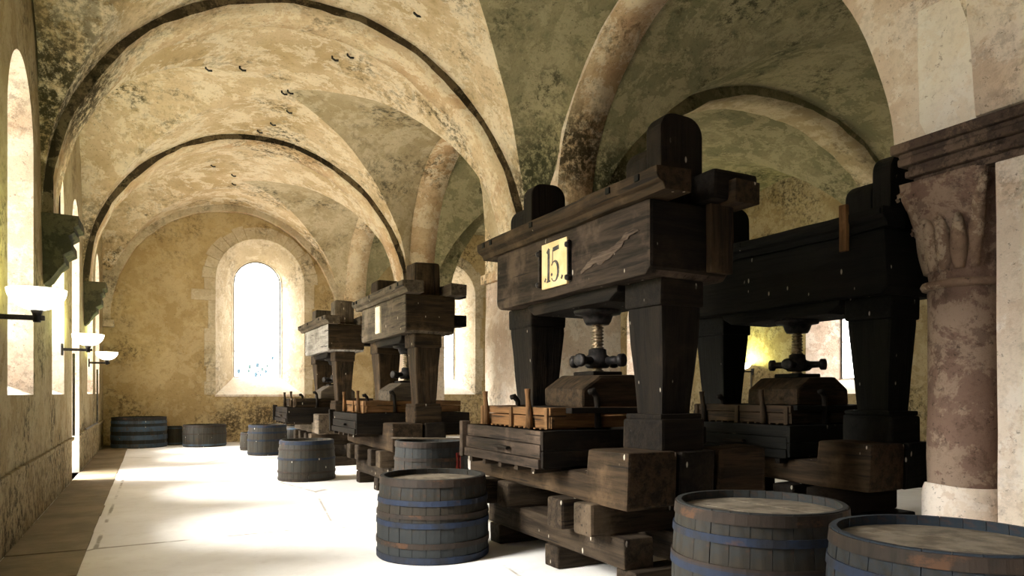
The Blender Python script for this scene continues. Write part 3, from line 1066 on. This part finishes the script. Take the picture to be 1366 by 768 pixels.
# ------------------------------------------------------------------ presses
def build_press(cx, cy, sy, label, style):
    """style: dict of tones and variants. local x- faces the nave, y runs along the press"""
    P = empty('wine_press', (cx, cy, 0), label, 'press', 'timber screw presses')
    fw, dk, lo = style['face'], style['dark'], style['low']
    rr = random.Random(style['seed'])
    T = lambda n, x0, x1, y0, y1, z0, z1, m, **kw: timber(n, x0, x1, y0 * sy, y1 * sy, z0, z1, m, P, **kw)
    # ground timbers
    for y0, y1 in ((-1.28, -1.02), (-0.22, 0.02), (0.98, 1.22)):
        T('sleeper', -0.50 - rr.uniform(0, 0.1), 0.27, y0, y1, 0, 0.205, lo, axis=0)
    for x0 in (-0.55, -0.02):
        T('runner', x0, x0 + 0.29, -1.14 - rr.uniform(0, .1), 1.30, 0.20, 0.445, lo, axis=1)
    for y0, y1, e in ((-0.99, -0.73, 0.75), (-0.60, -0.36, 0.78), (0.55, 0.80, 0.7), (0.95, 1.2, 0.74)):
        T('cross_timber', -e, 0.28, y0, y1, 0.44, 0.705, lo, axis=0, bev=0.03)
    # lower beam with raised heads
    z0, zm, zh = 0.70, 0.94, 1.14
    pts = [(-1.34, z0), (1.58, z0 + 0.02), (1.58, zh - 0.05), (0.98, zh - 0.05), (0.92, zm), (-0.78, zm), (-0.80, zh), (-1.36, zh)]
    pts = [(a * sy, b) for a, b in pts]
    for bx0, bx1, bmat in ((-0.65, -0.17, style['beam_low']), (-0.13, 0.22, dk)):
        bm = extrude_profile(pts, 0, bx0, bx1, 0.025, 3)
        slice_bm(bm, 1, -1.3 * sy, 1.5 * sy, 12)
        wobble(bm, 0.016, style['seed'] + bx0, 2.0)
        from_bm('lower_beam', bm, M[bmat][1], P)
    # trough of boards
    tl, tr, ty0, ty1 = style['trough']
    tk = 0.045
    for i, (za, zb, off) in enumerate(((0.95, 1.035, 0.03), (1.04, 1.155, 0.012), (1.16, 1.275, 0.0))):
        T('trough_board', tl - off, tl - off + tk, ty0 + 0.03, ty1, za, zb, style['trough_m'], axis=1, bev=0.008, jit=0.006)
    for za, zb in ((0.96, 1.10), (1.105, 1.275)):
        T('trough_board', tl, tr, ty0, ty0 + tk, za, zb, dk, axis=0, bev=0.008, jit=0.006)
        T('trough_board', tl, tr, ty1 - tk, ty1, za, zb, dk, axis=0, bev=0.008, jit=0.006)
        T('trough_board', tr - tk, tr, ty0, ty1, za, zb, dk, axis=1, bev=0.008, jit=0.006)
    T('trough_floor', tl + tk, tr - tk, ty0 + tk, ty1 - tk, 0.95, 1.0, dk, bev=0.005)
    T('corner_post', tl - 0.06, tl + 0.04, ty1 - 0.03, ty1 + 0.05, 0.94, 1.31, style['trough_m'], bev=0.012)
    T('trough_latch', tl - 0.075, tl - 0.03, ty0 + 0.55, ty0 + 0.85, 1.085, 1.11, 'oak_black', bev=0.006, axis=1)
    for i in range(5):
        yy = ty0 + 0.15 + i * (ty1 - ty0 - 0.3) / 4
        T('joist', tl - 0.01, tr, yy - 0.03, yy + 0.03, 0.90, 0.95, lo, bev=0.006, axis=0)
    # screw block with its press board
    T('press_board', -0.62, 0.62, -0.52, 0.58, 1.42, 1.47, dk, bev=0.008)
    pts = [(-0.40, 1.47), (0.40, 1.47), (0.40, 1.64), (0.20, 1.77), (-0.20, 1.77), (-0.40, 1.64)]
    bm = extrude_profile(pts, 1, -0.34, 0.34, 0.03, 4)
    wobble(bm, 0.012, style['seed'] + 2, 2.4)
    from_bm('screw_block', bm, M[style['block']][0], P)
    T('block_cap', -0.17, 0.17, -0.17, 0.17, 1.765, 1.81, dk, bev=0.015)
    # iron screw, capstan nut, flange
    prof = []
    z = 1.80
    while z < 2.46:
        prof += [(0.045, z), (0.062, z + 0.011), (0.062, z + 0.016), (0.045, z + 0.027)]
        z += 0.032
    from_bm('screw', lathe([(0, 1.79)] + prof + [(0, z)], 18), M['screw_steel'], P, False)
    hub = lathe([(0.0, 1.84), (0.10, 1.84), (0.12, 1.86), (0.12, 1.95), (0.09, 1.97), (0.085, 2.02), (0.06, 2.03), (0, 2.03)], 24)
    nut = from_bm('capstan_nut', hub, M['iron'], P, True)
    for a in (20, 110, 200, 290):
        d = Vector((cos(radians(a)), sin(radians(a)), 0))
        c = Vector((0, 0, 1.91))
        from_bm('arm', tube_bm([c + d * 0.09, c + d * 0.2, c + d * 0.24, c + d * 0.255, c + d * 0.30, c + d * 0.305], [0.04, 0.036, 0.036, 0.062, 0.062, 0.04], 12), M['iron'], nut, True)
    from_bm('flange', lathe([(0, 2.26), (0.11, 2.26), (0.13, 2.29), (0.15, 2.35), (0.22, 2.36), (0.23, 2.38), (0.23, 2.42), (0, 2.42)], 24), M['iron'], P, True)
    # saddle under the beam
    pts = [(-0.80, 2.53), (-0.78, 2.46), (-0.66, 2.395), (0.66, 2.395), (0.78, 2.46), (0.80, 2.53)]
    bm = extrude_profile([(a * sy, b) for a, b in pts], 0, -0.34, 0.30, 0.02, 3)
    from_bm('saddle', bm, M[dk][1], P)
    # main beam
    bt, bb = 3.11, 2.51
    r = 0.10
    y0, y1 = style.get('beam_y', (-1.37, 1.30))
    pts = [(y0 + 0.02, bt), (y0, bb + 0.06), (y0 + 0.06, bb)]
    for i in range(6):
        a = -pi / 2 + i * pi / 10
        pts.append((y1 - r + r * cos(a), bb + r + r * sin(a)))
    pts += [(y1, bt)]
    bm = extrude_profile([(a * sy, b) for a, b in pts], 0, -0.45, 0.36, 0.03, 3)
    slice_bm(bm, 1, y0 * sy, y1 * sy, 12)
    wobble(bm, 0.014, style['seed'] + 5, 1.8)
    bm.normal_update()
    for f in bm.faces:                       # darker oak on both ends paints in their shade
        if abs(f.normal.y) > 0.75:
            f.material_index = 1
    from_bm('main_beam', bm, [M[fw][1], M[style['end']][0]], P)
    if style.get('scar'):
        rs = random.Random(5)
        up_, dn_ = [], []
        for q in range(19):
            f_ = q / 18
            yy = -0.42 - 0.80 * f_
            zz = 2.665 + 0.20 * f_ + 0.025 * sin(f_ * 9)
            wd = 0.012 + 0.05 * sin(pi * min(1, f_ * 0.95 + 0.05)) * rs.uniform(0.6, 1.2)
            up_.append((yy + rs.uniform(-0.012, 0.012), zz + wd * rs.uniform(0.7, 1.1)))
            dn_.append((yy + rs.uniform(-0.012, 0.012), zz - wd * rs.uniform(0.3, 0.8)))
        sb = extrude_profile(up_ + dn_[::-1], 0, -0.462, -0.435, 0.004)
        wobble(sb, 0.014, 3.0, 14.0)
        from_bm('torn_scar', sb, M['scar'][1], P)['label'] = 'pale torn gash in the dark beam'
    # capping planks with a moulded edge
    e = style.get('plank_y', (-1.60, 1.56))
    for s, x0, x1 in ((-1, -0.57, -0.24), (1, 0.20, 0.46)):
        prof = [(x0, 3.20), (x0, 3.27), (x1, 3.28), (x1, 3.10), (x0 + 0.08, 3.10), (x0 + 0.06, 3.15), (x0 + 0.02, 3.17)] if s < 0 else \
               [(x0, 3.10), (x0, 3.28), (x1, 3.27), (x1, 3.10)]
        bm = extrude_profile(prof, 1, e[0] * sy, e[1] * sy, 0.008, 10)
        wobble(bm, 0.014, style['seed'] + 7 + s, 1.6)
        pk = from_bm('cap_plank', bm, M[style['plank']][1], P)
        if s < 0:
            for py in (-1.36, -0.98, 0.3, 1.2, 1.38):
                from_bm('peg', box_bm(x0 - 0.012, x0 + 0.03, py * sy - 0.028, py * sy + 0.028, 3.205, 3.255, 0.004), M['oak_night'][0], pk)
    # uprights
    hz = style.get('head_z', 3.84)
    for uy0, uy1, far in ((-1.27, -0.82, 0), (0.85, 1.33, 1)):
        yc = (uy0 + uy1) / 2 * sy

        def taper(v, yc=yc):
            if v.z < 2.4:
                t = max(0.0, min(1.0, (v.z - 1.35) / 0.95))
                k = 0.70 + 0.32 * t
                v.x = -0.05 + (v.x + 0.05) * k
                v.y = yc + (v.y - yc) * k
        up = T('upright', -0.26, 0.15, uy0, uy1, 1.3, 3.2, style['upright'], shape=taper, bev=0.03, jit=0.016, axis=2)
        if style['round']:
            # rounded as seen from the end: profile in x-z
            def head_profile(z_, r_=0.15, xa=-0.26, xb=0.16):
                return [(xa, 3.12), (xa, z_ - r_)] + [(xa + r_ - r_ * cos(pi / 2 * i / 6), z_ - r_ + r_ * sin(pi / 2 * i / 6)) for i in range(1, 7)] + \
                    [(xb - r_ + r_ * sin(pi / 2 * i / 6), z_ - r_ + r_ * cos(pi / 2 * i / 6)) for i in range(0, 7)] + [(xb, 3.12)]
            ym = uy0 + 0.19
            for ya, yb_, z_, nm in ((uy0, ym, hz, 'upright_head'), (ym + 0.006, uy1 + 0.02, hz - 0.2, 'head_shoulder')):
                bm = extrude_profile(head_profile(z_), 1, ya * sy, yb_ * sy, 0.02, 2)
                wobble(bm, 0.014, style['seed'] + far, 2.2)
                from_bm(nm, bm, M[style['head']][2], P)
        else:
            T('upright_head', -0.28, 0.15, uy0, uy1, 3.12, hz, style['head'], bev=0.05, jit=0.02, axis=2)
        T('cap_block', -0.285, 0.165, uy0 - 0.02, uy1 + 0.02, 2.30, 2.52, style['upright'], bev=0.025, axis=0)
        T('base_block', -0.28, 0.17, uy0 - 0.02, uy1 + 0.04, 1.12, 1.39, style['upright'], bev=0.03, axis=0)
        T('base_collar', -0.265, 0.155, uy0 - 0.0, uy1 + 0.02, 1.385, 1.43, style['upright'], bev=0.015, axis=0)
    # wedge pieces at the near end
    if style.get('wedge'):
        T('wedge_block', 0.05, 0.52, -1.52, -1.24, 3.12, 3.36, dk, bev=0.03)
        T('wedge_plank', 0.10, 0.34, -1.44, -1.38, 2.56, 3.11, style['wedge'], bev=0.01, axis=2)
    if style.get('tenon'):
        for zc in (3.2, 2.75):
            T('tenon', 0.30, 0.62, -1.2, -0.9, zc - 0.09, zc + 0.09, dk, bev=0.02)
        T('tenon', 0.36, 0.55, 0.9, 1.2, 2.6, 2.95, dk, bev=0.02)
    if style.get('pegs'):
        T('wedge_peg', -0.60, -0.55, -1.06, -0.98, 2.93, 3.36, 'pine', bev=0.01, axis=2, shape=lambda v: None)
    # number plates
    if style['plate'] == '15':
        pa, pb, za, zb = -0.20 * sy, 0.26 * sy, 2.60, 3.03
        pl = from_bm('number_plate', box_bm(-0.475, -0.445, pa, pb, za, zb, 0.004), M['paper'], P)
        pl['label'] = 'cream plate painted with the number 15'
        xk = -0.479

        def stroke(y0, z0, y1, z1, w0, w1=None):
            w1 = w0 if w1 is None else w1
            d = Vector((y1 - y0, z1 - z0)).normalized()
            nrm = Vector((-d.y, d.x))
            q = [(y0 + nrm.x * w0, z0 + nrm.y * w0), (y1 + nrm.x * w1, z1 + nrm.y * w1), (y1 - nrm.x * w1, z1 - nrm.y * w1), (y0 - nrm.x * w0, z0 - nrm.y * w0)]
            return extrude_profile(q, 0, xk, -0.473)
        # seen from the nave (looking +x) left is +y
        yl = lambda u: pb - u * (pb - pa)
        zl = lambda v: za + v * (zb - za)
        one = [stroke(yl(.30), zl(.86), yl(.29), zl(.16), 0.018), stroke(yl(.23), zl(.78), yl(.31), zl(.87), 0.012), stroke(yl(.22), zl(.14), yl(.36), zl(.15), 0.008)]
        from_bm('numeral', merge(one), M['ink'], pl)
        five = [stroke(yl(.47), zl(.82), yl(.70), zl(.84), 0.020), stroke(yl(.46), zl(.82), yl(.45), zl(.52), 0.004)]
        prev = None
        for i in range(15):
            a = radians(140 - i * 20)
            p = (.53 + .15 * cos(a), .34 + .22 * sin(a))
            if prev:
                five.append(stroke(yl(prev[0]), zl(prev[1]), yl(p[0]), zl(p[1]), 0.005 + 0.013 * max(0, cos(a))))
            prev = p
        five.append(stroke(yl(.40), zl(.26), yl(.44), zl(.30), 0.012))
        from_bm('numeral', merge(five), M['ink'], pl)
        for u, v in ((.16, .18), (.82, .16)):
            from_bm('dot', stroke(yl(u) + 0.010, zl(v) - 0.012, yl(u) - 0.010, zl(v) + 0.02, 0.011), M['ink'], pl)
        for yy in (pb + 0.035, pa - 0.035):
            from_bm('plate_clip', box_bm(-0.49, -0.44, yy - 0.012, yy + 0.012, za + 0.02, zb - 0.04, 0.004), M['iron'], pl)
            for zz in (za + 0.05, zb - 0.08):
                from_bm('clip_knob', lathe([(0, -0.03), (0.025, -0.02), (0.03, 0.0), (0.025, 0.02), (0, 0.03)], 10), M['iron'], pl, True).location = (-0.49, yy, zz)
    elif style['plate'] == 'strip':
        pl = from_bm('number_plate', box_bm(-0.478, -0.445, -0.02 * sy, 0.26 * sy, 2.60, 3.05, 0.004), M['paper_pale'], P)
        pl['label'] = 'faded pale paper strip on the beam'
    return P


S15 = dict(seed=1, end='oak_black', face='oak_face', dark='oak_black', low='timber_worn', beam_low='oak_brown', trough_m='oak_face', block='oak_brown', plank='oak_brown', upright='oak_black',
           head='oak_black', trough=(-0.90, 0.92, -0.50, 1.12), round=True, plate='15', wedge='oak_brown', scar=True)
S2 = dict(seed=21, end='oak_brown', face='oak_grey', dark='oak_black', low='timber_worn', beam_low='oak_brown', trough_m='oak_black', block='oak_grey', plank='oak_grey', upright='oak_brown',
          head='oak_brown', trough=(-1.02, 0.9, -0.65, 1.05), round=False, plate='strip', tenon=True, head_z=3.62)
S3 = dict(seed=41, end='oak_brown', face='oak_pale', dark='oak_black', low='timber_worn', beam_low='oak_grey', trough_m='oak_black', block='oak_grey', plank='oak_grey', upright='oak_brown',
          head='oak_grey', trough=(-1.2, 0.9, -0.7, 0.95), round=False, plate=None, tenon=True, head_z=3.64)
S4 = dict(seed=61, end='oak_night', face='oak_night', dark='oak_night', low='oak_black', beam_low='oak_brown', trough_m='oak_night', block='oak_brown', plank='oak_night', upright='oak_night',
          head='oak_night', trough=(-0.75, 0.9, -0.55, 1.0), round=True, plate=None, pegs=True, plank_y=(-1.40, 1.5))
PX = [(3.85, 5.62, 1.0, 'big black oak screw press bearing a cream plate with the number 15', S15, 'beneath the number 15 press'),
      (3.87, 11.35, 0.93, 'brown oak screw press with a pale paper strip, second along the nave', S2, 'on the second press with the pale paper strip'),
      (3.87, 16.57, 0.96, 'small looking pale grey oak press farthest down the nave near the window', S3, 'on the farthest grey press'),
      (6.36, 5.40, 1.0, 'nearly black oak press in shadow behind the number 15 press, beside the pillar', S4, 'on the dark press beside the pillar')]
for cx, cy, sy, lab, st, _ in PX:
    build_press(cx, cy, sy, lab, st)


# pressing crates that sit on the troughs
def crate(cx, cy, sy, x0, x1, y0, y1, label, mat, seed):
    C = empty('pressing_crate', (cx, cy, 0), label, 'crate', 'slatted pressing crates')
    rr = random.Random(seed)
    T = lambda n, a, b, c, d, e, f, **kw: timber(n, a, b, c * sy, d * sy, e, f, mat, C, bev=0.006, jit=0.005, **kw)
    k = 0.035
    zb = 1.277
    for z0, z1, o in ((zb + 0.012, zb + 0.115, 0.012), (zb + 0.125, zb + 0.195, 0.0)):
        T('side_board', x0 + o, x0 + o + k, y0, y1, z0, z1, axis=1)
        T('side_board', x1 - k - o, x1 - o, y0, y1, z0, z1, axis=1)
        T('side_board', x0, x1, y0 + o, y0 + o + k, z0, z1, axis=0)
        T('side_board', x0, x1, y1 - k - o, y1 - o, z0, z1, axis=0)
    for yy in (y0 + 0.02, (y0 + y1) / 2, y1 - 0.06):
        T('batten', x0 - 0.02, x0 + 0.012, yy, yy + 0.05, zb + 0.002, zb + 0.19, axis=2)
    for i in range(14):
        yy = y0 + 0.05 + i * (y1 - y0 - 0.12) / 13
        T('foot_slat', x0 - 0.012, x0 + 0.3, yy, yy + 0.03, zb, zb + 0.014, axis=0)
    # upright handles, some with a hooked grip
    for hx, hy, hook, hgt in ((x0 - 0.03, y0 + 0.32, 0, 0.36), (x0 - 0.03, y1 - 0.18, 0, 0.34), (x0 + 0.42, y1 - 0.02, 1, 0.30), (x0 + 0.48, y0 - 0.02, 1, 0.36)):
        h = empty('handle', (hx, hy * sy, zb), parent=C)
        COL.objects.unlink(h)
        bpy.data.objects.remove(h)
        if hook:
            pts = [(hx, hy * sy, zb + 0.01), (hx, hy * sy, zb + hgt * 0.5), (hx - 0.01, hy * sy, zb + hgt * 0.8), (hx - 0.05, hy * sy, zb + hgt * 0.95), (hx - 0.09, hy * sy, zb + hgt * 0.92)]
            bm = tube_bm(pts, [0.03, 0.026, 0.028, 0.034, 0.026], 8)
            from_bm('handle', bm, M['oak_black'][2], C, True)
        else:
            pts = [(hx, hy * sy, zb + 0.01), (hx + 0.0, hy * sy + 0.01, zb + hgt * 0.45), (hx - 0.0, hy * sy + 0.03, zb + hgt * 0.8), (hx, hy * sy + 0.035, zb + hgt)]
            bm = tube_bm(pts, [0.036, 0.028, 0.024, 0.03], 8)
            from_bm('handle', bm, M[mat][2], C, True)
    return C


crate(3.85, 5.62, 1.0, -0.78, 0.78, -0.42, 0.98, 'honey brown slatted pressing crate beneath the number 15 press screw', 'pine', 1)
crate(3.87, 11.35, 0.93, -0.86, 0.78, -0.55, 0.92, 'slatted pressing crate on the second press with the pale paper strip', 'pine', 2)
crate(3.87, 16.57, 0.96, -1.0, 0.78, -0.55, 0.85, 'dark slatted pressing crate on the farthest grey press', 'oak_brown', 3)
crate(6.36, 5.40, 1.0, -0.66, 0.78, -0.48, 0.9, 'shadowed slatted pressing crate on the dark press beside the pillar', 'oak_brown', 4)

# loose block between the two nearest presses
tb = empty('timber_block', (4.40, 4.46, 0), 'upright squared timber block between the number 15 press and the dark press', 'timber')
timber('block', -0.25, 0.28, -0.17, 0.17, 0.62, 1.15, 'oak_brown', tb, 0.05, 0.02, axis=0)
timber('block', -0.24, 0.30, -0.2, 0.2, 0.0, 0.615, 'oak_black', tb, 0.03, 0.02, axis=0)


# ------------------------------------------------------------------ casks
def cask(x, y, rb, rt, h, label, nst=26, fine=True, mat='cask_stave', hoops=((0.06, 'hoop_blue', .05), (0.30, 'hoop_rust', .05), (0.52, 'hoop_blue', .045), (0.70, 'hoop_blue', .045), (0.94, 'hoop_rust', .08)), rz=0.0, cat='cask', name='half_cask', group='upturned half casks'):
    C = empty(name, (x, y, 0), label, cat, group, rz=rz)
    rad = lambda t: rb + (rt - rb) * t + 0.018 * sin(pi * t)
    TH = 0.032

    def stave_bm(gap):
        bm = bmesh.new()
        da = pi / nst - gap
        lev, sub = 5, 2
        grid = {}
        for l in range(lev + 1):
            t = l / lev
            for s in range(sub + 1):
                a = -da + 2 * da * s / sub
                for k, rr_ in ((0, rad(t)), (1, rad(t) - TH)):
                    grid[l, s, k] = bm.verts.new((rr_ * cos(a), rr_ * sin(a), h * t))
        for l in range(lev):
            for s in range(sub):
                for k in (0, 1):
                    q = [grid[l, s, k], grid[l, s + 1, k], grid[l + 1, s + 1, k], grid[l + 1, s, k]]
                    bm.faces.new(q if k == 0 else q[::-1])
            for s in (0, sub):
                bm.faces.new((grid[l, s, 0], grid[l + 1, s, 0], grid[l + 1, s, 1], grid[l, s, 1]))
        for l in (0, lev):
            for s in range(sub):
                bm.faces.new((grid[l, s, 0], grid[l, s, 1], grid[l, s + 1, 1], grid[l, s + 1, 0]))
        bmesh.ops.recalc_face_normals(bm, faces=bm.faces[:])
        return bm
    if fine:
        first = from_bm('stave', stave_bm(0.003), M[mat], C)
        for i in range(1, nst):
            c = first.copy()
            COL.objects.link(c)
            c.parent = C
            c.rotation_euler = (0, 0, 2 * pi * i / nst)
            k_ = 1 + RND.uniform(-0.006, 0.006)
            c.scale = (k_, k_, 1)
    else:
        bms = []
        for i in range(nst):
            b = stave_bm(0.005)
            bmesh.ops.rotate(b, verts=b.verts[:], cent=(0, 0, 0), matrix=Matrix.Rotation(2 * pi * i / nst, 3, 'Z'))
            bms.append(b)
        o = from_bm('staves', merge(bms), M[mat], C)
        o['kind'] = 'stuff'
    for t, hm, hh in hoops:
        z0, z1 = h * t - hh / 2, h * t + hh / 2
        z1 = min(z1, h - 0.005)
        z0 = max(z0, 0.005)
        r0, r1 = rad(z0 / h), rad(z1 / h)
        bm = lathe([(r0 - 0.01, z0), (r0 + 0.010, z0), (r1 + 0.010, z1), (r1 - 0.01, z1), (r0 - 0.01, z0)], 48)
        from_bm('hoop', bm, M[hm], C, False)
    zl = h - 0.055
    R = rad(zl / h) - TH
    nb = 6 if fine else 1
    for i in range(nb):
        a, b = -R + 2 * R * i / nb + 0.003, -R + 2 * R * (i + 1) / nb - 0.003
        pts = []
        for s in range(9):
            xx = a + (b - a) * s / 8
            pts.append((xx, -sqrt(max(1e-6, R * R - xx * xx))))
        for s in range(8, -1, -1):
            xx = a + (b - a) * s / 8
            pts.append((xx, sqrt(max(1e-6, R * R - xx * xx))))
        if nb == 1:
            pts = [(R * cos(2 * pi * s / 36), R * sin(2 * pi * s / 36)) for s in range(36)]
        bm = extrude_profile(pts, 2, zl - 0.03, zl - 0.001 * (i % 2))
        from_bm('lid_board' if fine else 'lid', bm, M['cask_lid'], C)
    return C


H5 = ((0.05, 'hoop_blue', .06), (0.22, 'hoop_rust', .05), (0.46, 'hoop_blue', .05), (0.56, 'hoop_rust', .04), (0.72, 'hoop_blue', .05), (0.95, 'hoop_rust', .07))
HB = ((0.06, 'hoop_rust', .06), (0.30, 'hoop_blue', .06), (0.56, 'hoop_blue', .06), (0.60, 'hoop_rust', .03), (0.80, 'hoop_blue', .05), (0.95, 'hoop_rust', .07))
cask(2.52, 6.58, 0.55, 0.515, 0.79, 'grey blue half cask standing out on the pale floor before the number 15 press', 26, True, 'cask_stave', H5)
cask(3.66, 3.42, 0.575, 0.545, 0.87, 'half cask in the foreground below the number 15 press, left of its twin', 28, True, 'cask_stave', HB, 0.1)
cask(3.70, 2.20, 0.575, 0.545, 0.87, 'half cask cut off by the lower right corner of the frame', 28, True, 'cask_stave_blue', HB, 0.7)
tall_tub = cask(3.20, 8.42, 0.46, 0.45, 1.0, 'tall dark tub with a rusty rim half hidden behind the grey blue cask', 24, True, 'cask_stave', ((0.25, 'hoop_blue', .06), (0.6, 'hoop_blue', .05), (0.78, 'hoop_rust', .04), (0.96, 'hoop_rust', .07)), 0.3, 'tub', 'tub', None)
cask(2.59, 13.3, 0.51, 0.475, 0.735, 'grey brown half cask alone in mid floor beside the second press', 24, False, 'cask_stave_brown', ((0.05, 'hoop_rust', .05), (0.22, 'hoop_rust', .04), (0.55, 'hoop_blue', .04), (0.78, 'hoop_rust', .04), (0.95, 'hoop_blue', .07)))
cask(2.72, 19.1, 0.49, 0.46, 0.78, 'half cask with a bright top just left of the farthest press', 24, False, 'cask_stave_brown', ((0.08, 'hoop_blue', .05), (0.5, 'hoop_blue', .05), (0.75, 'hoop_blue', .05), (0.95, 'hoop_blue', .06)))
cask(-0.29, 23.55, 0.74, 0.72, 0.89, 'wide blue banded tub in the far left corner', 30, False, 'cask_stave', ((0.08, 'hoop_pale', .1), (0.34, 'hoop_pale', .14), (0.62, 'hoop_pale', .14), (0.84, 'hoop_pale', .08), (0.97, 'hoop_rust', .06)), 0, 'tub', 'tub', None)
cask(1.46, 23.0, 0.60, 0.59, 0.65, 'low wide brown tub against the far wall below the window', 28, False, 'cask_stave_brown', ((0.1, 'hoop_pale', .05), (0.6, 'hoop_rust', .04), (0.94, 'hoop_rust', .06)), 0, 'tub', 'tub', None)
cask(0.66, 23.9, 0.22, 0.21, 0.58, 'small dark keg in the shadow between the two wide tubs', 18, False, 'cask_stave_brown', ((0.1, 'hoop_pale', .04), (0.9, 'hoop_pale', .04)), 0, 'keg', 'keg', None)
cask(2.50, 20.8, 0.27, 0.25, 0.50, 'small keg peeping out behind the bright topped cask', 18, False, 'cask_stave_brown', ((0.15, 'hoop_rust', .04), (0.9, 'hoop_rust', .04)), 0, 'keg', 'keg', None)
cask(3.70, 19.8, 0.45, 0.43, 0.70, 'half cask between the farthest press and the bright topped cask', 22, False, 'cask_stave_brown', ((0.1, 'hoop_pale', .05), (0.9, 'hoop_pale', .05)))
for da in (-0.055, 0.055):
    a = radians(-65) - 0.3 + da
    mk_ = from_bm('red_mark', box_bm(0.462, 0.478, -0.014, 0.014, 0.62, 0.86, 0.003), M['red_paint'], tall_tub)
    mk_.rotation_euler = (0, 0, a)
    mk_['label'] = 'dull red painted stroke'
lath = timber('lath', -0.52, 0.52, -0.035, 0.035, 1.002, 1.02, 'oak_grey', None, 0.004, 0.004, axis=0, loc=(3.22, 8.52, 0))
lath.rotation_euler = (0, 0, radians(-38))
tag(lath, 'thin pale lath lying across the rim of the tall dark tub', 'lath')
